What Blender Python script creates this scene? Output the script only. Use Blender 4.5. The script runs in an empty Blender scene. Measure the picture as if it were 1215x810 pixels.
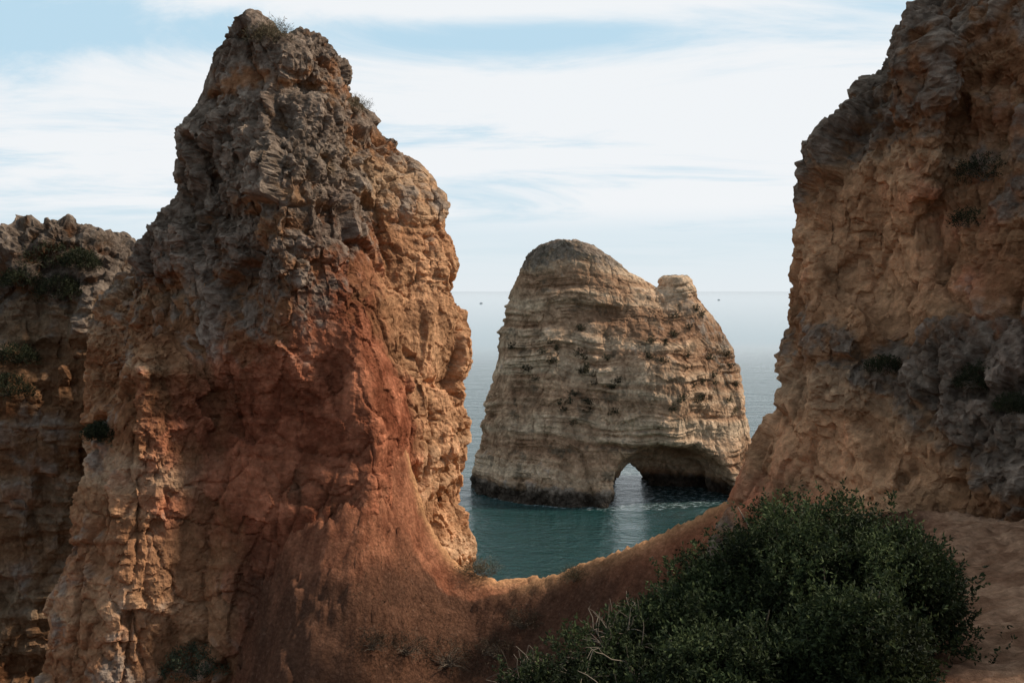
import bpy, math, numpy as np, random, time
from mathutils import Vector
T0=time.time()
rng=np.random.default_rng(7); random.seed(7)
F=1192.0; H=25.0; PITCH=math.atan(60/F)
scene=bpy.context.scene
def P(px,py,d):
    u=(px-607.5)/F; v=(405-py)/F
    a=np.array([u, math.cos(PITCH)+v*math.sin(PITCH), -math.sin(PITCH)+v*math.cos(PITCH)])
    a=a*(d/a[1]); a[2]+=H
    return a
# ---------------------------------------------------------------- noise
perm=rng.permutation(256).astype(np.int32)
G=rng.normal(size=(256,3)).astype(np.float32); G/=np.linalg.norm(G,axis=1)[:,None]
R3=rng.random((256,3)).astype(np.float32); R1=rng.random(256).astype(np.float32)
def hsh(ix,iy,iz): return perm[(perm[(perm[ix&255]+iy)&255]+iz)&255]
def perlin(p):
    p=np.asarray(p,dtype=np.float32)
    i=np.floor(p).astype(np.int32); f=p-i; w=f*f*f*(f*(f*6-15)+10)
    out=np.zeros(len(p),np.float32)
    for a in (0,1):
        wx=w[:,0] if a else 1-w[:,0]
        for b in (0,1):
            wy=w[:,1] if b else 1-w[:,1]
            for c in (0,1):
                wz=w[:,2] if c else 1-w[:,2]
                g=G[hsh(i[:,0]+a,i[:,1]+b,i[:,2]+c)]
                out+=wx*wy*wz*(g[:,0]*(f[:,0]-a)+g[:,1]*(f[:,1]-b)+g[:,2]*(f[:,2]-c))
    return out*1.5
def fbm(p,o=4,g=0.5,l=2.03):
    a=1;s=0;out=0
    for k in range(o):
        out=out+a*perlin(p+17.3*k); s+=a; a*=g; p=p*l
    return out/s*1.3
def ridged(p,o=4,g=0.5):
    a=1;s=0;out=0
    for k in range(o):
        out=out+a*(1-2*np.abs(perlin(p+9.7*k))); s+=a; a*=g; p=p*2.07
    return out/s
def voro(p):
    p=np.asarray(p,dtype=np.float32); i=np.floor(p).astype(np.int32); f=p-i; n=len(p)
    F1=np.full(n,9,np.float32);F2=F1.copy();ID=np.zeros(n,np.int32);V=np.zeros((n,3),np.float32)
    for a in (-1,0,1):
        for b in (-1,0,1):
            for c in (-1,0,1):
                h=hsh(i[:,0]+a,i[:,1]+b,i[:,2]+c)
                v=f-R3[h]-np.array([a,b,c],np.float32)
                d=(v*v).sum(1); m=d<F1
                F2=np.where(m,F1,np.minimum(F2,d)); F1=np.where(m,d,F1); ID=np.where(m,h,ID); V[m]=v[m]
    return np.sqrt(F1),np.sqrt(F2),ID,V
def facets(p,tilt=0.8,crack=0.25,w=0.08,off=1.0):
    f1,f2,i,v=voro(p)
    return off*(R1[i]-.5)+tilt*(v*G[i]).sum(1)-crack*np.exp(-(f2-f1)/w)
def sstep(a,b,x):
    t=np.clip((x-a)/(b-a),0,1); return t*t*(3-2*t)
def lerp(a,b,t): return a+(b-a)*t
# ---------------------------------------------------------------- volumes
def smin(a,b,k):
    h=np.clip(0.5+0.5*(b-a)/k,0,1); return b+(a-b)*h-k*h*(1-h)
def shell(X,Y,Z,prof,cy,ryF,ryB,n=1.7,pad=0.0,nl=None):
    z=[];l=[];c=[];r=[]
    for (py,a,b,d) in prof:
        pa,pb,pd=P(a,py,cy),P(b,py,cy),P(d,py,cy)
        z.append(pb[2]);l.append(pa[0]);c.append(pb[0]);r.append(pd[0])
    z=np.array(z[::-1]);l=np.array(l[::-1]);c=np.array(c[::-1]);r=np.array(r[::-1])
    zz=Z.ravel(); ztop=z[-1]; zb=z[0]
    t=np.clip((zz-zb)/(ztop-zb),0,1)
    rf=ryF[0]+(ryF[1]-ryF[0])*t; rb=ryB[0]+(ryB[1]-ryB[0])*t
    L=np.interp(zz,z,l);C=np.interp(zz,z,c);R=np.interp(zz,z,r)
    uL=L/cy;uR=R/cy
    rL=np.sqrt(np.maximum((C-L)**2-0.5*(uL*rf)**2,0.04))-pad
    rR=np.sqrt(np.maximum((R-C)**2-0.5*(uR*rf)**2,0.04))-pad
    rL=np.maximum(rL,.15);rR=np.maximum(rR,.15)
    sh=(1,1,-1); C=C.reshape(sh);rL=rL.reshape(sh);rR=rR.reshape(sh);rf=rf.reshape(sh);rb=rb.reshape(sh)
    dx=X-C; ax=np.where(dx<0,-dx/rL,dx/rR).astype(np.float32)
    dy=Y-cy; ay=np.where(dy<0,-dy/rf,dy/rb).astype(np.float32)
    rr=(ax**n+ay**n)**(1/n)
    if nl is not None: rr=np.where(dx<0,(ax**nl+ay**nl)**(1/nl),rr)
    sc=np.minimum(np.minimum(rL,rR)*1.5,np.minimum(rf,rb))
    f=(rr-1)*sc
    return np.maximum(f,(Z-ztop)).astype(np.float32)
def grid(lo,hi,h):
    ax=[np.arange(lo[k],hi[k],h,dtype=np.float32) for k in range(3)]
    return ax[0].reshape(-1,1,1),ax[1].reshape(1,-1,1),ax[2].reshape(1,1,-1)
def surfnet(f,lo,h):
    f=f.copy(); B=h
    f[0]=np.maximum(f[0],B);f[-1]=np.maximum(f[-1],B);f[:,0]=np.maximum(f[:,0],B);f[:,-1]=np.maximum(f[:,-1],B)
    f[:,:,0]=np.maximum(f[:,:,0],B);f[:,:,-1]=np.maximum(f[:,:,-1],B)
    s=f<0
    cnt=np.zeros(tuple(k-1 for k in f.shape),np.int8)
    for a in (0,1):
        for b in (0,1):
            for c in (0,1):
                cnt+=s[a:a+cnt.shape[0],b:b+cnt.shape[1],c:c+cnt.shape[2]]
    act=(cnt>0)&(cnt<8); idx=np.argwhere(act); vid=np.full(act.shape,-1,np.int32); vid[act]=np.arange(len(idx))
    acc=np.zeros((len(idx),3));n=np.zeros(len(idx))
    cor=[(a,b,c) for a in (0,1) for b in (0,1) for c in (0,1)]
    for a in cor:
        for b in cor:
            if a<b and sum(abs(a[k]-b[k]) for k in range(3))==1:
                ia=idx+np.array(a);ib=idx+np.array(b)
                fa=f[ia[:,0],ia[:,1],ia[:,2]];fb=f[ib[:,0],ib[:,1],ib[:,2]]
                m=(fa<0)!=(fb<0); t=np.where(m,fa/np.where(m,fa-fb,1),0)
                pos=np.array(a)+(np.array(b)-np.array(a))*t[:,None]
                acc[m]+=pos[m]; n[m]+=1
    V=(idx+acc/n[:,None])*h+np.array(lo)
    Q=[]
    for ax in range(3):
        o1,o2=(ax+1)%3,(ax+2)%3
        sl=[slice(None)]*3; sl2=[slice(None)]*3
        sl[ax]=slice(0,-1); sl2[ax]=slice(1,None)
        a=s[tuple(sl)];b=s[tuple(sl2)]
        e=np.argwhere(a!=b)
        e=e[(e[:,o1]>0)&(e[:,o2]>0)&(e[:,o1]<f.shape[o1]-1)&(e[:,o2]<f.shape[o2]-1)]
        def cell(d1,d2):
            q=e.copy(); q[:,o1]-=d1;q[:,o2]-=d2; return vid[q[:,0],q[:,1],q[:,2]]
        q=np.stack([cell(1,1),cell(0,1),cell(0,0),cell(1,0)],1)
        ins=a[e[:,0],e[:,1],e[:,2]]
        q[~ins]=q[~ins][:,::-1]
        Q.append(q)
    Q=np.concatenate(Q)
    Q=Q[(Q>=0).all(1)]
    return V,Q
def subdiv(V,Q):
    E=np.concatenate([Q[:,[k,(k+1)%4]] for k in range(4)]); Es=np.sort(E,1).astype(np.int64)
    key=Es[:,0]*len(V)+Es[:,1]; u,inv=np.unique(key,return_inverse=True)
    ea=u//len(V);eb=u%len(V)
    me=(V[ea]+V[eb])/2; mf=V[Q].mean(1)
    n=len(Q);nv=len(V);e=inv.reshape(4,n)+nv;fc=np.arange(n)+nv+len(u)
    Q2=np.concatenate([np.stack([Q[:,k],e[k],fc,e[(k-1)%4]],1) for k in range(4)])
    return np.concatenate([V,me,mf]),Q2
def normals(V,Q):
    c=np.cross(V[Q[:,2]]-V[Q[:,0]],V[Q[:,3]]-V[Q[:,1]])
    N=np.zeros_like(V)
    for k in range(4):
        for j in range(3): N[:,j]+=np.bincount(Q[:,k],weights=c[:,j],minlength=len(V))
    return N/np.maximum(np.linalg.norm(N,axis=1),1e-9)[:,None]
def navg(V,Q):
    A=np.zeros_like(V);n=np.zeros(len(V))
    for k in range(4):
        a=Q[:,k];b=Q[:,(k+1)%4]
        for s_,t_ in((a,b),(b,a)):
            n+=np.bincount(s_,minlength=len(V))
            for j in range(3): A[:,j]+=np.bincount(s_,weights=V[t_,j],minlength=len(V))
    return A/np.maximum(n,1)[:,None]
def relax(V,Q,it=2):
    for _ in range(it): V=0.5*V+0.5*navg(V,Q)
    return V
def despike(V,Q,thr,it=3):
    for _ in range(it):
        A=navg(V,Q); m=np.linalg.norm(V-A,axis=1)>thr
        V=np.where(m[:,None],A,V)
    return V
def mkmesh(name,V,Q,cols=None,mat=None,smooth=True):
    me=bpy.data.meshes.new(name)
    V=np.asarray(V,dtype=np.float32);Q=np.asarray(Q,dtype=np.int32)
    k=Q.shape[1]
    me.vertices.add(len(V)); me.vertices.foreach_set('co',V.ravel())
    me.loops.add(Q.size); me.loops.foreach_set('vertex_index',Q.ravel())
    me.polygons.add(len(Q)); me.polygons.foreach_set('loop_start',np.arange(0,Q.size,k,dtype=np.int32))
    me.update(calc_edges=True); me.validate()
    me.polygons.foreach_set('use_smooth',np.full(len(me.polygons),smooth))
    if cols is not None:
        at=me.attributes.new('col','FLOAT_COLOR','POINT')
        c=np.ones((len(V),4),np.float32); c[:,:3]=cols
        at.data.foreach_set('color',c.ravel())
    if mat: me.materials.append(mat)
    return me
def mkobj(name,me,label=None,cat=None,kind=None,group=None,parent=None):
    o=bpy.data.objects.new(name,me); scene.collection.objects.link(o)
    if label:o['label']=label
    if cat:o['category']=cat
    if kind:o['kind']=kind
    if group:o['group']=group
    if parent:o.parent=parent
    return o
# ---------------------------------------------------------------- materials
def rock_mat(name,scale=1.0,bump=1.0,dist=0.12):
    m=bpy.data.materials.new(name); m.use_nodes=True; nt=m.node_tree; N=nt.nodes; L=nt.links; N.clear()
    out=N.new('ShaderNodeOutputMaterial'); b=N.new('ShaderNodeBsdfDiffuse'); L.new(b.outputs[0],out.inputs[0])
    b.inputs['Roughness'].default_value=0.4
    at=N.new('ShaderNodeAttribute'); at.attribute_name='col'
    tc=N.new('ShaderNodeTexCoord')
    def noise(s,d,r=0.6):
        n=N.new('ShaderNodeTexNoise'); n.inputs['Scale'].default_value=s*scale; n.inputs['Detail'].default_value=d; n.inputs['Roughness'].default_value=r
        L.new(tc.outputs['Object'],n.inputs['Vector']); return n
    def math_(op,a,bb,c=None):
        n=N.new('ShaderNodeMath'); n.operation=op
        for i,v in enumerate((a,bb,c)):
            if v is None: continue
            if isinstance(v,(int,float)): n.inputs[i].default_value=v
            else: L.new(v,n.inputs[i])
        return n.outputs[0]
    nA=noise(6,6,0.75)
    vo=N.new('ShaderNodeTexVoronoi'); vo.feature='F1'; vo.inputs['Scale'].default_value=8*scale
    mixv=N.new('ShaderNodeMix'); mixv.data_type='VECTOR'; mixv.inputs[0].default_value=0.10
    L.new(tc.outputs['Object'],mixv.inputs[4]); L.new(nA.outputs['Color'],mixv.inputs[5]); L.new(mixv.outputs[1],vo.inputs['Vector'])
    v=math_('MULTIPLY_ADD',nA.outputs[0],1.8,0.18)
    v3=math_('MULTIPLY_ADD',vo.outputs['Distance'],-0.40,1.18)
    t=math_('MULTIPLY',v,v3)
    vm=N.new('ShaderNodeVectorMath'); vm.operation='SCALE'; L.new(at.outputs['Color'],vm.inputs[0]); L.new(t,vm.inputs['Scale'])
    r=N.new('ShaderNodeMapRange'); r.inputs[1].default_value=0.60; r.inputs[2].default_value=0.72; L.new(nA.outputs[0],r.inputs[0])
    s=math_('MULTIPLY',r.outputs[0],0.25)
    mx=N.new('ShaderNodeMix'); mx.data_type='RGBA'; L.new(s,mx.inputs[0]); L.new(vm.outputs[0],mx.inputs[6]); mx.inputs[7].default_value=(.42,.34,.27,1)
    L.new(mx.outputs[2],b.inputs['Color'])
    h=math_('MULTIPLY_ADD',nA.outputs[0],2.0,0.0)
    h=math_('MULTIPLY_ADD',vo.outputs['Distance'],0.5,h)
    bp=N.new('ShaderNodeBump'); bp.inputs['Strength'].default_value=bump; bp.inputs['Distance'].default_value=dist/scale
    L.new(h,bp.inputs['Height']); L.new(bp.outputs[0],b.inputs['Normal'])
    return m
def col_mat(name,rough=0.6,spec=0.3,trans=0.0):
    m=bpy.data.materials.new(name); m.use_nodes=True; nt=m.node_tree; b=nt.nodes['Principled BSDF']
    at=nt.nodes.new('ShaderNodeAttribute'); at.attribute_name='col'
    nt.links.new(at.outputs['Color'],b.inputs['Base Color']); b.inputs['Roughness'].default_value=rough; b.inputs['Specular IOR Level'].default_value=spec
    if trans:
        out=nt.nodes['Material Output']; tr=nt.nodes.new('ShaderNodeBsdfTranslucent'); ms=nt.nodes.new('ShaderNodeMixShader')
        ms.inputs[0].default_value=trans; nt.links.new(at.outputs['Color'],tr.inputs[0])
        nt.links.new(b.outputs[0],ms.inputs[1]); nt.links.new(tr.outputs[0],ms.inputs[2]); nt.links.new(ms.outputs[0],out.inputs[0])
    return m
M_rock=rock_mat('weathered_limestone',1.0,0.9,0.07)
M_stack=rock_mat('layered_sandstone',0.35,0.6,0.05)
M_soil=rock_mat('red_soil',1.5,0.9,0.08)
M_leaf=col_mat('leaf',0.65,0.12,0.25); M_bark=col_mat('bark',0.9,0.1); M_dry=col_mat('dry_plant',0.8,0.1,0.1)
c3=lambda *a:np.array(a,dtype=np.float32)
# ---------------------------------------------------------------- rock pipeline
def blob(V,c,r):
    d=((V-np.array(c))/np.array(r)); return np.exp(-(d*d).sum(1))
def build_rock(name,f,lo,h,S=1.0,gray=None,red=None,strata=1.0,block=1.0,sub=1,mat=None,label='',cat='rock',warm=1.0,big=1.0,hue=None,sfreq=1.0,pale=None,crack=1.0,fine=1.0,amp=None,squash=.62,rel=2,wet=None,gtone=1.0,patch=0.0,low=None):
    V,Q=surfnet(f,lo,h); V=relax(V,Q,rel)
    for _ in range(sub): V,Q=subdiv(V,Q)
    V=relax(V,Q,1)
    N=normals(V,Q); s=1/S
    hz=np.array([1,1,.35])
    grey=gray(V) if gray is not None else np.zeros(len(V))
    rd=red(V) if red is not None else np.zeros(len(V))
    am=amp(V) if amp is not None else np.ones(len(V))
    soft=np.clip(1-.55*rd,0.4,1)
    d=0.40*fbm(V*0.30*s*hz,3)+0.42*(ridged(V*0.40*s*np.array([1,1,.30])+5,4,.55)-.45)
    V=V+N*(d*S*big*soft*am)[:,None]; V=despike(V,Q,.05*S,3); V=relax(V,Q,1); N=normals(V,Q)
    warp=np.stack([fbm(V*0.8*s+k*31,2) for k in range(3)],1)*0.18*S
    zz=V[:,2:3]+0.8*S*fbm(V*0.15*s+3,3)[:,None]+0.04*V[:,0:1]
    st=perlin(np.concatenate([V[:,:2]*0.06*s,zz*0.9*s*sfreq],1)); st2=perlin(np.concatenate([V[:,:2]*0.16*s+7,zz*2.4*s*sfreq],1)); st3=perlin(np.concatenate([V[:,:2]*0.3*s+7,zz*6*s*sfreq],1))
    ledge=np.tanh(6*st)*0.5+np.tanh(6*st2)*0.35+np.tanh(6*st3)*.25
    brk=sstep(-.25,.35,fbm(V*0.35*s+50,3))
    sm=strata*S*0.22*brk*soft*am
    Nh=N*np.array([1,1,.15])
    A_=np.array([1,1,squash])
    fa=facets((V+warp)*A_*0.50*s,1.6,0.0,0.05,.6)
    fb=facets((V+warp*.7)*A_*1.3*s+11,1.6,0.15,0.04,.7)
    fc=facets((V+warp*.5)*A_*3.4*s+21,1.4,0.15,0.05,.8)
    cr=np.abs(fbm((V+warp)*np.array([.55,.55,.16])*s+71,3,.45)); cr2=np.abs(fbm((V+warp)*np.array([.5,.5,.6])*s+171,3,.45))
    fiss=np.exp(-cr/.035)+.6*np.exp(-cr2/.03)
    calm=np.clip(.5+1.3*fbm(V*0.38*s+133,2)+.6*grey,.3,1.15)
    kb=block*(0.55+0.6*np.clip(grey,0,1))*soft*(.4+.6*am)
    d2=0.46*fa*kb*am+0.20*fb*kb*(.45+.55*calm)+0.085*fc*kb*fine*calm+0.10*(ridged(V*0.9*s*np.array([1,1,.6])+8,4,.6)-.4)*soft*calm-0.30*crack*fiss*soft
    V=V+Nh*(ledge*sm)[:,None]+N*(d2*S)[:,None]
    V=despike(V,Q,.11*S,3)
    N=normals(V,Q)
    fd=facets(V*8.0*s+21,1.2,0.2,0.10)
    fn=fbm(V*2.6*s,5,0.62)
    d3=(0.07*fn*(0.4+soft)*(.5+.5*calm)+0.046*fd*(kb+.15)*calm)*fine
    V=V+N*(d3*S)[:,None]
    V=despike(V,Q,.07*S,5)
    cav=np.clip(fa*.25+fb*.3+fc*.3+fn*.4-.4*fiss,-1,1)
    n1=fbm(V*0.3*s+90,3); n2=fbm(V*1.1*s+40,4); n3=fbm(V*4*s+60,3)
    t=np.clip(0.5+0.9*st+0.5*st2+.35*st3+0.4*n2,0,1)[:,None]
    if hue is None: rust,ochre,tan=c3(.34,.155,.075),c3(.48,.26,.135),c3(.58,.39,.24)
    else: rust,ochre,tan=hue
    C=lerp(rust,ochre,np.clip(t*2,0,1)); C=lerp(C,tan,np.clip(t*2-1,0,1))
    C=C*warm
    if pale is not None: C=lerp(C,c3(.66,.37,.20),np.clip(pale(V)*(.8+.6*n2),0,1)[:,None])
    rm=sstep(.15,.9,rd+0.4*n2+0.2*n1+.15*fb)[:,None]
    C=lerp(C,lerp(c3(.24,.078,.041),c3(.47,.185,.10),np.clip(.45+n2+.6*st+.4*n3+.3*fb,0,1)[:,None]),rm)
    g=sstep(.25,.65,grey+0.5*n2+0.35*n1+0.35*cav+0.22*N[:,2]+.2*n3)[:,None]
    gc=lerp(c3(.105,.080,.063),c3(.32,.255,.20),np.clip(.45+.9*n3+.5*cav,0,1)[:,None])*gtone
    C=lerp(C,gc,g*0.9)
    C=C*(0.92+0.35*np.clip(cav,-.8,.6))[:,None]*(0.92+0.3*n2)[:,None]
    if patch: 
        pm=sstep(.25,.5,fbm(V*.8*s*np.array([1,1,1.4])+201,4,.6)+.15*N[:,2]+.25*n3)[:,None]; C=lerp(C,c3(.07,.062,.045),patch*pm)
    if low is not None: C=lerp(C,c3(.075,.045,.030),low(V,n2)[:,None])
    if wet is not None: C=C*(1-.7*wet(V,n2))[:,None]
    C=np.clip(C,0.012,.75)
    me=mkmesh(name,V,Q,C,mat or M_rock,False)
    o=mkobj(name,me,label,cat)
    print(name,len(V),round(time.time()-T0,1))
    return o
def rng_z(V,d,a,b): return sstep(a,b,V[:,2]-H)
def ellf(c,r): return (np.sqrt(((X-c[0])/r[0])**2+((Y-c[1])/r[1])**2+((Z-c[2])/r[2])**2)-1)*min(r)
def sub_ell(f,c,r,k=0.6): return -smin(-f,ellf(c,r),k)
def add_ell(f,c,r,k=0.5): return smin(f,ellf(c,r),k)
def smax(a,b,k): return -smin(-a,-b,k)
# ---- main pillar volume
h=0.105; lo=(-19.0,19.5,H-15); X,Y,Z=grid(lo,(1.5,38.0,H+9.5),h)
A=[(36,286,308,338),(44,270,318,366),(56,256,325,390),(72,246,350,402),(92,238,360,406),(122,232,380,412),(180,219,395,420),(240,200,400,430),(275,179,408,442),(300,161,415,452),(340,152,428,470),(400,148,442,484),(450,142,455,492),(500,134,466,496),(560,120,460,490),(620,104,455,492),(700,90,440,520),(810,66,430,560),(1000,20,400,640),(1300,0,400,700)]
B=[(50,352,370,388),(66,335,375,404),(104,330,385,410),(132,340,400,436),(165,350,420,450),(205,360,440,485),(240,360,450,516),(275,365,455,522),(305,370,460,538),(345,375,465,540),(375,380,470,553),(415,380,470,553),(455,380,470,547),(500,380,480,557),(560,380,480,551),(610,380,480,545),(645,380,480,557),(700,380,490,562),(810,380,490,575),(1300,350,490,640)]
Cc=[(385,175,192,208),(425,160,195,235),(480,138,200,250),(560,114,190,262),(640,84,175,262),(700,64,160,255),(810,58,150,250),(1000,40,150,260),(1300,20,150,270)]
f=shell(X,Y,Z,A,28,(6.4,1.5),(6,3.5),1.22,nl=1.6)
f=smin(f,shell(X,Y,Z,B,30.5,(4.5,1.8),(5,3.0),1.5),0.4)
f=smin(f,shell(X,Y,Z,Cc,25.8,(3.0,1.2),(4,2),1.6),0.3)
f=add_ell(f,P(178,450,33.0),(1.3,3.0,3.8),.5)
f=sub_ell(f,P(325,530,22.0),(2.2,2.6,2.7),.7)
f=sub_ell(f,P(400,520,22.7),(.6,1.0,2.4),.5)
f=add_ell(f,P(345,290,25.4),(0.7,0.9,2.6))
f=sub_ell(f,P(362,100,26.5),(0.45,0.7,.35),.3)
fP=f; loP=lo; hP=h
# ---- right cliff volume
h=0.105; lo=(1.5,4.5,H-10); X,Y,Z=grid(lo,(17.5,27.5,H+9.5),h)
E=[(-190,1190,1330,1500),(-60,1118,1290,1650),(0,1086,1270,1700),(30,1064,1260,1700),(50,1052,1250,1700),(95,1018,1235,1700),(122,1005,1230,1700),(160,972,1220,1700),(200,960,1210,1700),(240,950,1210,1700),(290,948,1205,1700),(350,940,1200,1700),(420,934,1200,1700),(460,924,1190,1700),(500,910,1190,1700),(550,888,1180,1700),(600,866,1180,1700),(700,830,1180,1700),(1100,760,1180,1700)]
f=shell(X,Y,Z,E,20,(6.6,4.0),(5,3),1.4)
Fp=[(250,1240,1330,1400),(330,1130,1300,1600),(400,1085,1280,1650),(470,1060,1270,1700),(540,1045,1260,1700),(600,1020,1250,1700),(700,980,1250,1700),(1000,950,1250,1700)]
f=smin(f,shell(X,Y,Z,Fp,17,(4.8,2.0),(4,3),1.5),0.4)
f=smin(f,ellf((14.5,9.5,H-2),(6.0,6.5,8.5)),0.8)
f=sub_ell(f,P(1140,170,16.6),(0.6,1.6,2.6),.4)
f=sub_ell(f,P(1020,340,18.3),(0.6,.7,1.6),.5)
f=add_ell(f,P(1090,130,17.8),(0.45,0.8,1.6),.4)
f=add_ell(f,P(1010,440,18.4),(0.6,0.8,1.3),.4)
fR=f; loR=lo; hR=h
# ---------------------------------------------------------------- terrain heights
crest=[(1400,600,18),(1200,600,19),(1000,588,20.5),(890,582,22),(850,602,23),(780,634,24),(720,657,24.8),(650,682,25.6),(600,690,26),(550,684,26.5),(510,655,26.8),(485,610,27),(460,565,27.2),(430,550,27.3),(385,570,27.3),(335,640,27.6),(285,730,28),(235,820,28),(150,900,29),(-100,950,30),(-600,950,34)]
cp=np.array([P(*q) for q in crest]); cp=cp[np.argsort(cp[:,0])]
xf=np.arange(-40,40,.1); k_=np.exp(-(np.arange(-15,16)*.1/.5)**2); k_/=k_.sum()
czf=np.convolve(np.interp(xf,cp[:,0],cp[:,2]),k_,'same'); cyf=np.convolve(np.interp(xf,cp[:,0],cp[:,1]),k_,'same')
xs=np.concatenate([np.arange(-30,-9,.3),np.arange(-9,9,.07),np.arange(9,25,.3)])
ys=np.concatenate([np.arange(-14,2,.4),np.arange(2,30,.075),np.arange(30,46,.3)])
XX,YY=np.meshgrid(xs,ys,indexing='ij'); pts=np.stack([XX.ravel(),YY.ravel(),np.zeros(XX.size)],1)
cy_=np.interp(pts[:,0],xf,cyf)+0.4*fbm(pts*0.35,3); cz=np.interp(pts[:,0],xf,czf)-H
dy=cy_-pts[:,1]
front=cz-np.where(dy>0,0.95*dy-0.25*(1-np.exp(-dy/.3)),0)
back=cz-np.maximum(-dy,0)*2.6-0.0
ridge=np.where(dy>0,front,back)
edge=-0.7+0.40*pts[:,1]
plat=-1.6-0.165*np.maximum(pts[:,1],0)+0.18*np.clip(pts[:,0]-3.0,0,3.5)-0.95*np.maximum(edge-pts[:,0],0)-3*np.maximum(pts[:,1]-21,0)
z=smax(ridge,plat,0.8); z=np.where(dy>0,np.maximum(z,-13),np.minimum(z,ridge+0.5)); z=np.maximum(z,-27)
def fsample(f,lo,h,p):
    ii=[np.clip(((p[:,k]-lo[k])/h).astype(int),0,f.shape[k]-1) for k in range(3)]
    ok=(p[:,0]>lo[0])&(p[:,0]<lo[0]+h*f.shape[0])&(p[:,1]>lo[1])&(p[:,1]<lo[1]+h*f.shape[1])
    return np.where(ok,f[ii[0],ii[1],ii[2]],9)
pp=pts.copy(); pp[:,2]=z+H+.6
dp=np.clip(fsample(fP,loP,hP,pp),0,9)
bank=2.0*np.exp(-dp/.95)*sstep(-8.5,-5.5,pts[:,0])*(dy>-1)
z=z+bank
pts[:,2]=z+H
ztab=(z+H).reshape(len(xs),len(ys))
def ground_z(V):
    i=np.clip(np.searchsorted(xs,V[:,0]),0,len(xs)-1); j=np.clip(np.searchsorted(ys,V[:,1]),0,len(ys)-1); return ztab[i,j]
c1=P(320,535,24);c2=P(430,640,24)
def gully(V,n): return .8*sstep(-5.6,-7.6,V[:,2]-H+.8*n)*sstep(-7.8,-6.0,V[:,0]+.6*n)*(V[:,1]<25.6)  # shade low in the gully, put into the rock and soil colour
def gray_p(V):
    w=0.16+0.72*rng_z(V,0,-3.0,2.6)-0.9*blob(V,P(500,350,29.5),(2.0,4,8))-0.6*blob(V,P(300,95,27),(2.2,2,.6))-.3*blob(V,P(330,230,26),(1.2,3,2))
    w+=0.45*blob(V,P(310,370,23),(1.8,3,1.7))+0.35*blob(V,P(150,640,24),(1.2,2,.5))
    return w-0.45*blob(V,P(190,450,24),(1.2,2,1.2))-.8*blob(V,c1,(3.4,3.5,2.6))
def red_p(V):
    hg=V[:,2]-ground_z(V)
    near=np.exp(-np.clip(hg,0,9)/1.6)*sstep(-8.0,-6.0,V[:,0])*(V[:,1]<28)
    return np.clip(0.9*near+1.15*blob(V,c1,(3.0,4,2.8))+1.0*blob(V,c2,(2.4,3,2.8))+.65*blob(V,P(410,340,26),(1.3,3,3.0)),0,1)
def pale_p(V): return .65*blob(V,P(150,720,24),(2.6,4,2.4))+1.0*blob(V,P(525,420,29),(1.6,3,6.5))  # paler colour painted on the sunlit right flank and lower-left bulge
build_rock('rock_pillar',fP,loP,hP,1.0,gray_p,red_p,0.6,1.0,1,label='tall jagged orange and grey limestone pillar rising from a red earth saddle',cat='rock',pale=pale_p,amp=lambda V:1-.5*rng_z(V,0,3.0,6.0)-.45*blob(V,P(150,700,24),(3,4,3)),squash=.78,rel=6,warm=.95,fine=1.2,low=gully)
def gray_c(V):
    return 0.76-2.2*blob(V,P(1035,290,18.3),(1.1,3.5,1.4))-1.9*blob(V,P(975,545,18),(2.2,3.5,1.1))-1.3*blob(V,P(925,530,20),(1.2,2.5,1.8))+.35*blob(V,P(960,200,19.5),(1,3,2.2))+.6*blob(V,P(1130,500,15.5),(2.3,3,1.6))-.55*blob(V,P(1190,60,17),(1.0,3,1.8))-.6*blob(V,P(1200,330,15.5),(.8,3,1.6))
def red_c(V): return 0.45*blob(V,P(1190,320,15.5),(1.2,3,2.0))+.3*blob(V,P(1190,130,16.5),(1.2,3,2))+.6*blob(V,P(900,590,20),(1.5,3,.8))
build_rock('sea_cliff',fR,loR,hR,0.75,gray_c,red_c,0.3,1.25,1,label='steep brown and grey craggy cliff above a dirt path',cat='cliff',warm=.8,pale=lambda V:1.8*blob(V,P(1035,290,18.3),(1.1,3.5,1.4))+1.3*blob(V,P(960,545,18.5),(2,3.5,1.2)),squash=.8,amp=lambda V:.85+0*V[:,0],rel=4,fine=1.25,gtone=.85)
# ---- left wall
h=0.2; lo=(-36.0,29.0,H-26); X,Y,Z=grid(lo,(-7.0,46.0,H+5),h)
D=[(262,68,80,94),(276,44,85,116),(292,10,85,138),(306,-30,70,158),(330,-100,60,178),(370,-150,60,194),(420,-180,60,205),(500,-250,60,210),(800,-300,60,215),(1100,-320,60,230)]
f=shell(X,Y,Z,D,38,(6.5,2.0),(6,3),1.8)
build_rock('sea_cliff',f,lo,h,1.2,lambda V:0.05+0.7*rng_z(V,0,-2.5,1.2),None,1.0,1.1,1,label='banded ochre cliff wall with scrubby grey top',cat='cliff',warm=0.44,big=1.1,fine=1.0,gtone=.7)
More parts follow.
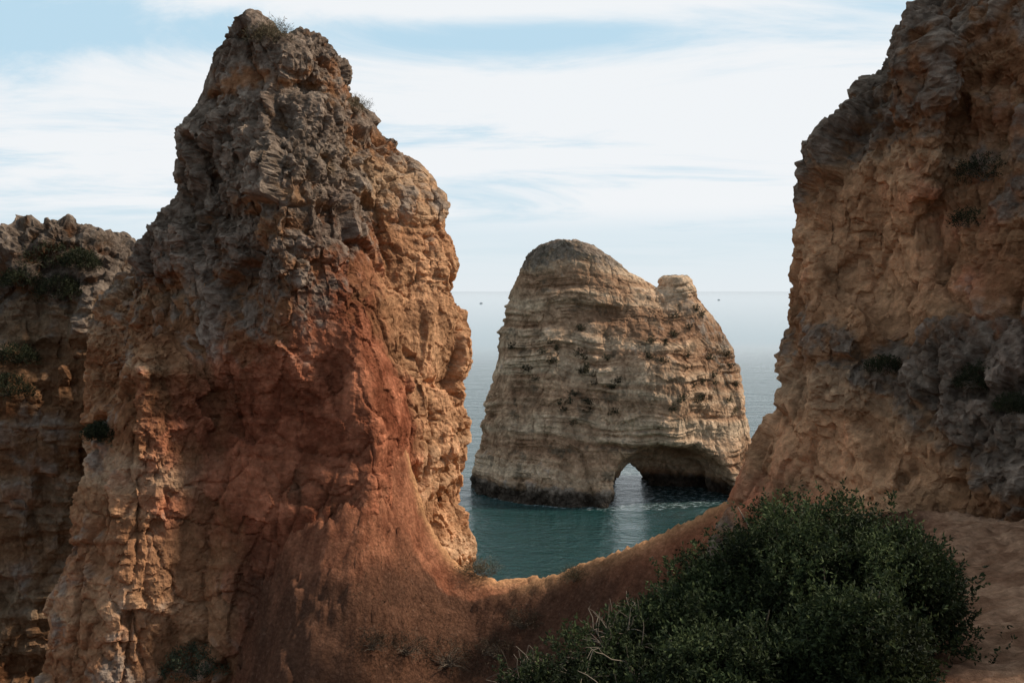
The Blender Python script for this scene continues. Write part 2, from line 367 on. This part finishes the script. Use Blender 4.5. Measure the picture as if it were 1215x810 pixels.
# ---- sea stack
h=0.3; lo=(-10.0,111.0,-3.0); X,Y,Z=grid(lo,(36.0,144.0,H+9),h)
G1=[(286,655,668,684),(292,640,680,703),(304,626,690,723),(323,617,690,746),(343,609,700,780),(350,607,710,800),(392,594,710,815),(430,590,715,825),(480,577,720,830),(540,566,720,830),(575,561,720,830),(640,558,720,830)]
G2=[(328,788,803,816),(334,785,803,820),(342,782,803,822),(352,778,802,827),(372,765,801,842),(400,740,800,860),(440,720,800,877),(490,710,800,881),(530,700,800,888),(560,700,800,891),(640,700,800,891)]
f=shell(X,Y,Z,G1,127,(13.8,4.0),(11,4),2.1)
f=smin(f,shell(X,Y,Z,G2,127,(12.8,3.5),(10,3.5),2.3),1.4)
f=add_ell(f,P(768,470,126),(7.5,11.5,10.5),2.0)
c=P(804,592,115.5)
g=(((np.abs(X-c[0])/7.6)**2.6+(np.abs(Y-c[1])/12.5)**2.6+(np.abs(Z-0.0-0.10*(c[0]-X))/6.7)**2.6)**(1/2.6)-1)*7
f=-smin(-f,g,.6)
uT=(744-607.5)/F
g=(np.abs(X-uT*Y)/3.2)+(np.abs(Z+0.3-.25*(X-uT*Y))/3.8); g=(g-1)*2.2+0*Y
f=-smin(-f,g,.2)
def gray_s(V): return -0.03+0.75*rng_z(V,0,0.5,5.0)+.35*blob(V,P(860,400,125),(5,12,5))-.2*blob(V,P(650,450,118),(6,12,6))+1.0*(1-sstep(0.8,2.6,V[:,2]))
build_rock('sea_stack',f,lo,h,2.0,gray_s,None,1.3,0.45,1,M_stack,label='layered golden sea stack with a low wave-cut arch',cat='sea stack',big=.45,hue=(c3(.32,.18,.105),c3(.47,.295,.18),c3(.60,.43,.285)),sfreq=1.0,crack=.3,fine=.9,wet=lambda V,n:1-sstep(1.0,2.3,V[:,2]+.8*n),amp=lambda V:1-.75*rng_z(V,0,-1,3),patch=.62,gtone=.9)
# ---------------------------------------------------------------- terrain mesh
nf=fbm(pts*0.6,4); z2=0.20*nf+0.12*fbm(pts*2.2,4,.6)+0.10*(ridged(pts*np.array([1.3,.6,0])+4,4,.6)-.4)
onpath=sstep(0.0,0.8,pts[:,0]-edge-.6)*(dy>0)
nearc=np.exp(-(dy/1.2)**2); nearcam=sstep(12,7,pts[:,1])
fcs=facets(pts*1.6,1.1,.1,.1); fc2=facets(pts*3.2,1.2,.15,.08); bk_=np.clip(bank/1.2,0,1)
pts[:,2]+=z2*(1-.5*onpath)*(1-.75*nearc)+0.09*fcs*(1-.6*onpath)*(1-.85*nearc)*(1-.7*nearcam)+.035*facets(pts*5,1.0,.1,.2)*(1-.5*nearcam)+.035*fbm(pts*8,3,.6)*(1-.3*nearcam)+bk_*(.10*fcs+.07*fc2+.10*fbm(pts*1.7+55,4,.6))
nx,ny=len(xs),len(ys); I=np.arange(nx*ny).reshape(nx,ny)
Q=np.stack([I[:-1,:-1].ravel(),I[1:,:-1].ravel(),I[1:,1:].ravel(),I[:-1,1:].ravel()],1)
n2=fbm(pts*1.1+40,4);n1=fbm(pts*.35,3);n3=fbm(pts*5,3)
C=lerp(c3(.18,.066,.036),c3(.38,.16,.087),np.clip(.45+.8*n2+.6*n3+.4*fc2*bk_,0,1)[:,None])
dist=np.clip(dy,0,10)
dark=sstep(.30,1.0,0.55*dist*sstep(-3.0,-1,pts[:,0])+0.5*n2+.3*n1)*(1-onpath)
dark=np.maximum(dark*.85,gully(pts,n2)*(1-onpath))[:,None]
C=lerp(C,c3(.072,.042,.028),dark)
C=lerp(C,lerp(c3(.21,.11,.065),c3(.42,.25,.155),np.clip(.5+n2+.8*n3,0,1)[:,None]),onpath[:,None])
bk_lit_rim=np.maximum(sstep(-.1,-1.0,dy),.8*np.exp(-(dy/.32)**2)*(1-onpath))[:,None]  # pale back side, plus a crest strip lightened as a painted sunlit rim
C=lerp(C,c3(.60,.33,.16)*(1+.4*n2[:,None]),bk_lit_rim)
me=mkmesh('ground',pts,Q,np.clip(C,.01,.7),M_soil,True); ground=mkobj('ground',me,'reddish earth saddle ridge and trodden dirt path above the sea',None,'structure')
print('terrain',round(time.time()-T0,1))
# ---------------------------------------------------------------- water
S=45000.0
me=bpy.data.meshes.new('sea'); me.from_pydata([(-S,-2000,0),(S,-2000,0),(S,S,0),(-S,S,0)],[],[(0,1,2,3)])
m=bpy.data.materials.new('sea_water'); m.use_nodes=True; nt=m.node_tree; b=nt.nodes['Principled BSDF']
b.inputs['IOR'].default_value=1.33
ge=nt.nodes.new('ShaderNodeNewGeometry')
def nz(sc,det,ro,scale):
    mp=nt.nodes.new('ShaderNodeMapping'); mp.inputs['Scale'].default_value=scale; mp.inputs['Rotation'].default_value=(0,0,.35); nt.links.new(ge.outputs['Position'],mp.inputs[0])
    n=nt.nodes.new('ShaderNodeTexNoise'); n.inputs['Scale'].default_value=sc;n.inputs['Detail'].default_value=det;n.inputs['Roughness'].default_value=ro; nt.links.new(mp.outputs[0],n.inputs['Vector']); return n
def WM(op,a,b_=None,c=None):
    n=nt.nodes.new('ShaderNodeMath'); n.operation=op
    for i,v in enumerate((a,b_,c)):
        if v is None: continue
        if isinstance(v,(int,float)): n.inputs[i].default_value=v
        else: nt.links.new(v,n.inputs[i])
    return n.outputs[0]
a1=nz(0.9,5,.62,(1,1.5,1)); a2=nz(0.12,3,.5,(1,2.0,1))
ad=WM('MULTIPLY_ADD',a2.outputs[0],1.8,a1.outputs[0])
sp=nt.nodes.new('ShaderNodeSeparateXYZ'); nt.links.new(ge.outputs['Position'],sp.inputs[0])
fo=nt.nodes.new('ShaderNodeMapRange'); fo.interpolation_type='SMOOTHERSTEP'; fo.inputs[1].default_value=70; fo.inputs[2].default_value=520; fo.inputs[3].default_value=.9; fo.inputs[4].default_value=.012; nt.links.new(sp.outputs[1],fo.inputs[0])
ro_=nt.nodes.new('ShaderNodeMapRange'); ro_.inputs[1].default_value=100; ro_.inputs[2].default_value=500; ro_.inputs[3].default_value=.08; ro_.inputs[4].default_value=.04; nt.links.new(sp.outputs[1],ro_.inputs[0]); nt.links.new(ro_.outputs[0],b.inputs['Roughness'])
bp=nt.nodes.new('ShaderNodeBump'); bp.inputs['Strength'].default_value=.9; nt.links.new(fo.outputs[0],bp.inputs['Distance']); nt.links.new(ad,bp.inputs['Height']); nt.links.new(bp.outputs[0],b.inputs['Normal'])
sc0=P(725,600,128); ex=WM('DIVIDE',WM('SUBTRACT',sp.outputs[0],float(sc0[0])),18.6); ey=WM('DIVIDE',WM('SUBTRACT',sp.outputs[1],127.0),14.4)
er=WM('SQRT',WM('ADD',WM('MULTIPLY',ex,ex),WM('MULTIPLY',ey,ey)))
near_=nt.nodes.new('ShaderNodeMapRange'); near_.inputs[1].default_value=1.10; near_.inputs[2].default_value=.93; nt.links.new(er,near_.inputs[0])
fnz=nz(1.3,6,.7,(1,1.4,1)); fm=WM('MULTIPLY',near_.outputs[0],fnz.outputs[0]); fr=nt.nodes.new('ShaderNodeMapRange'); fr.inputs[1].default_value=.50; fr.inputs[2].default_value=.63; nt.links.new(fm,fr.inputs[0])
wc=nt.nodes.new('ShaderNodeMix'); wc.data_type='RGBA'; nt.links.new(WM('MULTIPLY',fr.outputs[0],.55),wc.inputs[0]); wc.inputs[6].default_value=(.010,.042,.040,1); wc.inputs[7].default_value=(.7,.75,.75,1); nt.links.new(wc.outputs[2],b.inputs['Base Color'])
me.materials.append(m); mkobj('sea',me,'calm teal sea reaching a hazy horizon',None,'structure')
# ---------------------------------------------------------------- plants
def unit(v): return v/np.maximum(np.linalg.norm(v,axis=-1,keepdims=True),1e-9)
def leaves(centers,dirs,L,W,c0,c1,jit=.35):
    n=len(centers); d=unit(dirs+rng.normal(size=(n,3))*jit); r=unit(np.cross(d,rng.normal(size=(n,3))))
    Ls=(L*rng.uniform(.6,1.3,n))[:,None];Ws=(W*rng.uniform(.7,1.2,n))[:,None]; up=np.cross(r,d)
    b=centers; t=centers+d*Ls; m1=centers+d*Ls*.5+r*Ws*.5+up*Ws*.15; m2=centers+d*Ls*.5-r*Ws*.5+up*Ws*.15
    V=np.stack([b,m1,t,m2],1).reshape(-1,3); Q=np.arange(4*n).reshape(-1,4)
    k=rng.random(n)[:,None]; C=np.repeat(lerp(c0,c1,k**1.5),4,0)
    return V,Q,C
def tubes(lines,c0,c1,sides=4):
    Vs=[];Qs=[];Cs=[];o=0
    for pts_,r0,r1 in lines:
        pts_=np.array(pts_);n=len(pts_)
        col=lerp(c0,c1,random.random())
        for i,p in enumerate(pts_):
            d=unit(pts_[min(i+1,n-1)]-pts_[max(i-1,0)]); a=unit(np.cross(d,np.array([.3,.5,.81]))); b_=np.cross(d,a); r=r0+(r1-r0)*i/(n-1)
            for k in range(sides):
                t=2*math.pi*k/sides; Vs.append(p+r*(math.cos(t)*a+math.sin(t)*b_)); Cs.append(col)
        for i in range(n-1):
            for k in range(sides):
                Qs.append((o+i*sides+k,o+i*sides+(k+1)%sides,o+(i+1)*sides+(k+1)%sides,o+(i+1)*sides+k))
        o+=n*sides
    return np.array(Vs),np.array(Qs),np.array(Cs)
def branch_line(a,b,wob=.08,n=6):
    a=np.array(a,float);b=np.array(b,float);t=np.linspace(0,1,n)[:,None]; L=np.linalg.norm(b-a)
    p=a+(b-a)*t; p[1:]+=rng.normal(size=(n-1,3))*wob*L/2*t[1:]; p[:,2]+=0.12*L*np.sin(t[:,0]*math.pi); return p
def shrub(name,base,ells,nspr,lpers,L,W,c0,c1,label,cat='shrub',bark=(c3(.10,.075,.055),c3(.20,.16,.12)),twigs=60,bare=0,group=None,gap=-.42,lumpf=2.2,lumpa=.25,lit_gain=0.0):
    base=np.array(base)
    vol=np.array([e[1][0]*e[1][1]*e[1][2]*(e[2] if len(e)>2 else 1) for e in ells]); pick=rng.choice(len(ells),nspr,p=vol**(2/3)/(vol**(2/3)).sum())
    Ce=np.array([e[0] for e in ells])[pick];Re=np.array([e[1] for e in ells])[pick]
    dirs=unit(rng.normal(size=(nspr,3))); dirs[:,2]=np.where(dirs[:,2]<-.35,-dirs[:,2],dirs[:,2])
    rad=rng.uniform(.55,1.0,nspr)**.6
    lump=1+lumpa*fbm(dirs*lumpf+Ce*3,3)+.07*rng.normal(size=nspr)
    pos=Ce+dirs*Re*(rad*lump)[:,None]
    keep=fbm(pos*1.9,3)>gap
    pos=pos[keep];dirs=dirs[keep]; lit_top=np.clip(dirs[:,2]*1.2,0,1)*(rad[keep]>.85)  # outer upward sprigs get brighter colour, painted highlights on the crown top
    sd=unit(dirs*.7+np.array([0,0,.8])+rng.normal(size=pos.shape)*.45)
    m=len(pos); tt=rng.random((m,lpers))
    cen=(pos[:,None,:]+sd[:,None,:]*(tt*L*3.0)[...,None]).reshape(-1,3)
    rad_=unit(rng.normal(size=(m*lpers,3)))
    ld=unit(np.repeat(sd,lpers,0)*.7+rad_*.9)
    cb=np.clip(.75+.7*fbm(pos*2.5+9,2)+.12*rng.normal(size=m),.3,1.4)*(1+lit_gain*lit_top)
    V,Q,C=leaves(cen,ld,L,W,c0,c1); C=C*np.repeat(np.repeat(cb,lpers),4)[:,None]
    me=mkmesh(name+'_foliage',V-base,Q,C,M_leaf,False)
    if twigs==0:
        root=mkobj(name,me,label,cat,None,group); root.location=base; return root
    root=bpy.data.objects.new(name,None); scene.collection.objects.link(root); root.location=base; root['label']=label; root['category']=cat
    if group: root['group']=group
    root.empty_display_size=.2
    mkobj('foliage',me,parent=root)
    lines=[]
    for i in range(twigs):
        t=pos[rng.integers(m)]; lines.append((branch_line(base+rng.normal(size=3)*np.array([.12,.12,0])*min(1,np.linalg.norm(t-base)),t),.022*min(1,np.linalg.norm(t-base)),.004))
    for i in range(bare):
        e=ells[-1-(i%4)]; d=unit(rng.normal(size=3)); d[2]=abs(d[2]); a=np.array(e[0])+d*np.array(e[1])*.4; b_=np.array(e[0])+d*np.array(e[1])*rng.uniform(1.0,1.25)
        pl=branch_line(a,b_,.15); lines.append((pl,.006,.003))
        for k in range(4):
            s_=pl[rng.integers(2,6)]; lines.append((branch_line(s_,s_+unit(rng.normal(size=3)+d)*.2,.15,4),.004,.002))
    V,Q,C=tubes(lines,*bark); me=mkmesh(name+'_branch',V-base,Q,C,M_bark); mkobj('branch',me,parent=root)
    return root
q=P
ells=[(q(985,732,7.8),(.92,.95,.80)),(q(900,746,8.0),(.78,.8,.60)),(q(1060,722,7.6),(.44,.6,.52)),(q(855,795,7.6),(.75,.8,.58)),(q(985,815,7.0),(.68,.75,.6)),(q(1024,795,6.6),(.36,.5,.55)),(q(895,850,6.6),(.7,.6,.5)),(q(765,838,7.2),(.55,.7,.40),.5),(q(655,850,7.0),(.45,.5,.30),.5),(q(795,772,7.8),(.50,.6,.32),.5),(q(725,785,7.6),(.45,.5,.30),.2)]
shrub('shrub',tuple(q(980,900,7.6)),ells,29000,9,.038,.018,c3(.013,.020,.008),c3(.056,.070,.026),'dense dark green leafy shrub with pale bare twigs',twigs=170,bare=70,gap=-.34,lumpf=4.0,lumpa=.5,lit_gain=.6)
bpy.context.view_layer.update(); dg=bpy.context.evaluated_depsgraph_get()
def hit(px,py):
    d=Vector(P(px,py,1)-np.array([0,0,H])).normalized()
    names=('foliage','branch','shrub','dry_bush'); o=Vector((0,0,H))
    for _ in range(30):
        ok,loc,nor,i,ob,mt=scene.ray_cast(dg,o,d)
        if not ok or ob.name=='sea': return None
        if ob.name.split('.')[0] in names: o=loc+d*.01; continue
        return np.array(loc),np.array(nor)
    return None
def small_shrub(px,py,rpx,label,c0,c1,n=500,L=.04,W=.014,name='shrub',flat=.7,group=None,twigs=12):
    r=hit(px,py)
    if r is None: print('miss',px,py); return
    loc,nor=r; R=rpx*loc[1]/F
    shrub(name,tuple(loc),[(loc+nor*R*.2+np.array([0,0,R*.2]),(R,R,R*flat)),(loc+nor*R*.1+np.array([R*.7,0,R*.0]),(R*.6,R*.6,R*flat*.6)),(loc+np.array([-R*.6,0,R*.1]),(R*.6,R*.6,R*flat*.6))],n,6,L,W,c0,c1,label,twigs=twigs,group=group)
dk=(c3(.02,.026,.012),c3(.06,.062,.03)); dry=(c3(.09,.07,.04),c3(.22,.18,.11)); ol=(c3(.06,.075,.04),c3(.14,.16,.10))
small_shrub(326,50,15,'dry grassy bush on the pillar summit',*dry,n=260,L=.11,W=.012,name='dry_bush')
small_shrub(304,52,10,'dry grassy bush on the pillar summit',*dry,n=120,L=.10,W=.012,name='dry_bush')
small_shrub(422,136,12,'pale dry bush clinging to a rock ledge',*dry,n=200,L=.11,W=.012,name='dry_bush')
small_shrub(1048,442,18,'dark green bush growing from a cliff crevice',*dk,n=500)
small_shrub(1168,462,28,'dark green bush growing from a cliff crevice',*dk,n=800)
small_shrub(1206,490,20,'dark green bush at the cliff foot',*dk,n=500)
small_shrub(1170,215,30,'dark scrubby bush in a cliff gully',*dk,n=500)
small_shrub(1150,270,18,'dark scrubby bush in a cliff gully',*dk,n=300)
for (a,b_,r) in [(60,318,30),(25,340,20),(95,318,18),(18,430,20),(10,470,24),(70,355,24),(120,520,12)]:
    small_shrub(a,b_,r,'dark scrub on a banded cliff wall',*dk,n=700,L=.08,W=.03,group='scrub on the cliff wall')
small_shrub(230,802,30,'pale green low bush at the foot of the pillar',*ol,n=600,L=.07,W=.025)
for (a,b_,r) in [(575,684,14),(600,686,12),(682,690,9),(735,640,9),(560,684,10)]:
    small_shrub(a,b_,r,'dry straw coloured tuft on the earth saddle',*dry,n=150,L=.10,W=.010,name='dry_bush',flat=.45,group='dry tufts on the saddle')
for (a,b_,r) in [(530,790,26),(480,775,18),(620,745,16),(590,780,18),(440,770,16)]:
    small_shrub(a,b_,r,'brown leafless scrub on a shaded slope',c3(.04,.028,.018),c3(.12,.09,.06),n=200,L=.10,W=.012,name='dry_bush',group='brown scrub on the slope',twigs=40)
for i in range(60):
    a,b_=[(700,440),(850,440),(800,400),(690,480),(640,430),(840,480)][i%6]; a+=rng.normal()*26; b_+=rng.normal()*20
    small_shrub(a,b_,rng.uniform(1.0,2.5),'dark scrub on a ledge of the sea stack',c3(.06,.052,.03),c3(.13,.11,.065),n=20,L=.24,W=.13,group='scrub on the sea stack',twigs=0,flat=.45)
sel=np.where((dy>1.6)&(dy<6)&(pts[:,0]>-4)&(pts[:,0]<3.5)&(pts[:,1]>16)&(n1+n2>.05))[0]
sel=rng.choice(sel,5000); cen=pts[sel]+rng.normal(size=(5000,3))*.03
V,Q,C=leaves(cen,np.tile([0,-.3,1.0],(5000,1)),.10,.012,c3(.04,.028,.018),c3(.13,.09,.055),.6)
mkobj('dry_ground_cover',mkmesh('dry_ground_cover',V,Q,C,M_dry,False),'withered brown ground cover on a shaded slope',None,'stuff')
# ---------------------------------------------------------------- boats
def boat(px,py,L_,label):
    p=P(px,py,1)-np.array([0,0,H]); p=p*(H/-p[2]); 
    root=bpy.data.objects.new('boat',None); scene.collection.objects.link(root); root.location=(p[0],p[1],0); root['label']=label; root['category']='boat'; root['group']='boats near the horizon'
    mw=bpy.data.materials.new('boat_paint'); mw.use_nodes=True; mw.node_tree.nodes['Principled BSDF'].inputs['Base Color'].default_value=(.75,.75,.75,1)
    hull=[(-.5,-.14,.16),(.25,-.14,.18),(.5,0,.24),(.25,.14,.18),(-.5,.14,.16),(-.46,-.08,-.05),(.2,-.08,-.05),(.38,0,-.05),(.2,.08,-.05),(-.46,.08,-.05)]
    me=bpy.data.meshes.new('hull'); me.from_pydata([(x*L_,y*L_,z_*L_) for x,y,z_ in hull],[],[(0,1,2,3,4),(9,8,7,6,5)]+[(k,(k+5),((k+1)%5)+5,(k+1)%5) for k in range(5)]); me.materials.append(mw); mkobj('hull',me,parent=root)
    cb=[(-.25,-.09,.16),(.12,-.09,.17),(.12,.09,.17),(-.25,.09,.16),(-.22,-.07,.36),(.03,-.07,.36),(.03,.07,.36),(-.22,.07,.36)]
    me=bpy.data.meshes.new('cabin'); me.from_pydata([(x*L_,y*L_,z_*L_) for x,y,z_ in cb],[],[(4,5,6,7),(0,1,5,4),(1,2,6,5),(2,3,7,6),(3,0,4,7),(3,2,1,0)]); me.materials.append(mw); mkobj('cabin',me,parent=root)
boat(571,360,7,'small white boat far out on the sea'); boat(853,356,8,'small white boat far out on the sea')
# ---------------------------------------------------------------- light
w=bpy.data.worlds.new('World'); scene.world=w; w.use_nodes=True; nt=w.node_tree; N=nt.nodes; Lk=nt.links
bg=N['Background']; bg.inputs['Strength'].default_value=0.1
SD=Vector((.95,.06,0)).normalized(); EL=math.radians(42); az=math.atan2(SD.x,SD.y)
sky=N.new('ShaderNodeTexSky'); sky.sky_type='NISHITA'; sky.sun_disc=False; sky.sun_elevation=EL; sky.sun_rotation=az; sky.air_density=1; sky.dust_density=1.0; sky.ozone_density=1.0
tc=N.new('ShaderNodeTexCoord'); sx=N.new('ShaderNodeSeparateXYZ'); Lk.new(tc.outputs['Generated'],sx.inputs[0])
def wm(op,a,b_=None,c=None,clamp=False):
    n=N.new('ShaderNodeMath'); n.operation=op; n.use_clamp=clamp
    for i,v in enumerate((a,b_,c)):
        if v is None: continue
        if isinstance(v,(int,float)): n.inputs[i].default_value=v
        else: Lk.new(v,n.inputs[i])
    return n.outputs[0]
zp=wm('ADD',wm('MAXIMUM',sx.outputs[2],0.0),0.10)
cx=wm('DIVIDE',sx.outputs[0],zp); cyv=wm('DIVIDE',sx.outputs[1],zp)
cb=N.new('ShaderNodeCombineXYZ'); Lk.new(cx,cb.inputs[0]); Lk.new(cyv,cb.inputs[1]); cb.inputs[2].default_value=2.3
mp=N.new('ShaderNodeMapping'); mp.inputs['Rotation'].default_value=(0,0,.18); mp.inputs['Scale'].default_value=(.7,1.2,1); Lk.new(cb.outputs[0],mp.inputs[0])
n_=N.new('ShaderNodeTexNoise'); n_.inputs['Scale'].default_value=.7; n_.inputs['Detail'].default_value=9; n_.inputs['Roughness'].default_value=.64; n_.inputs['Distortion'].default_value=.6; Lk.new(mp.outputs[0],n_.inputs['Vector'])
lane=wm('SUBTRACT',sx.outputs[2],.243); lane=wm('MULTIPLY_ADD',sx.outputs[0],-.03,lane); lane=wm('DIVIDE',lane,.026); lane=wm('MULTIPLY',lane,lane); lane=wm('MULTIPLY',lane,-1.0); lane=wm('EXPONENT',lane)
lx=wm('DIVIDE',sx.outputs[0],.2); lx=wm('MULTIPLY',lx,lx); lx=wm('EXPONENT',wm('MULTIPLY',lx,-1.0)); lane=wm('MULTIPLY',lane,wm('MULTIPLY_ADD',lx,.5,.85))
nval=wm('MULTIPLY_ADD',lane,-.18,n_.outputs[0])
mr=N.new('ShaderNodeMapRange'); mr.interpolation_type='SMOOTHSTEP'; mr.inputs[1].default_value=.32; mr.inputs[2].default_value=.52; Lk.new(nval,mr.inputs[0])
hz=N.new('ShaderNodeMapRange'); hz.interpolation_type='SMOOTHSTEP'; hz.inputs[1].default_value=.05; hz.inputs[2].default_value=.085; hz.inputs[3].default_value=.2; Lk.new(sx.outputs[2],hz.inputs[0])
bank_=N.new('ShaderNodeMapRange'); bank_.interpolation_type='SMOOTHSTEP'; bank_.inputs[1].default_value=-.3; bank_.inputs[2].default_value=.5; bank_.inputs[3].default_value=.28; Lk.new(sx.outputs[1],bank_.inputs[0])  # cloud cover thinned behind the camera, added to lower fill light on rock
mk=wm('MULTIPLY',mr.outputs[0],hz.outputs[0]); mk=wm('MULTIPLY_ADD',mk,.90,.05); mk=wm('MULTIPLY',mk,bank_.outputs[0])
hzc=N.new('ShaderNodeMix'); hzc.data_type='RGBA'; Lk.new(wm('MULTIPLY_ADD',bank_.outputs[0],.80,.10),hzc.inputs[0]); Lk.new(sky.outputs[0],hzc.inputs[6]); 
hcol=N.new('ShaderNodeMix'); hcol.data_type='RGBA'; hf=N.new('ShaderNodeMapRange'); hf.inputs[1].default_value=0.0; hf.inputs[2].default_value=.16; Lk.new(sx.outputs[2],hf.inputs[0]); Lk.new(hf.outputs[0],hcol.inputs[0])
hcol.inputs[6].default_value=(7.9,8.7,9.2,1); hcol.inputs[7].default_value=(5.1,7.4,8.9,1); Lk.new(hcol.outputs[2],hzc.inputs[7])
mx=N.new('ShaderNodeMix'); mx.data_type='RGBA'; Lk.new(mk,mx.inputs[0]); Lk.new(hzc.outputs[2],mx.inputs[6]); mx.inputs[7].default_value=(9.0,9.2,9.4,1)
Lk.new(mx.outputs[2],bg.inputs['Color'])
sl=bpy.data.lights.new('sun','SUN'); sl.energy=5.0; sl.angle=math.radians(4); sl.color=(1,.88,.74)
so=bpy.data.objects.new('sun',sl); scene.collection.objects.link(so)
sv=Vector((SD.x*math.cos(EL),SD.y*math.cos(EL),math.sin(EL))); so.rotation_euler=sv.to_track_quat('Z','Y').to_euler()
cam=bpy.data.cameras.new('camera'); cam.sensor_width=36; cam.lens=36*F/1215; cam.clip_start=.1; cam.clip_end=100000
co=bpy.data.objects.new('camera',cam); scene.collection.objects.link(co); co.location=(0,0,H); co.rotation_euler=(math.pi/2-PITCH,0,0); scene.camera=co
scene.view_settings.view_transform='Standard'; scene.view_settings.look='None'; scene.view_settings.exposure=0
print('done',round(time.time()-T0,1))
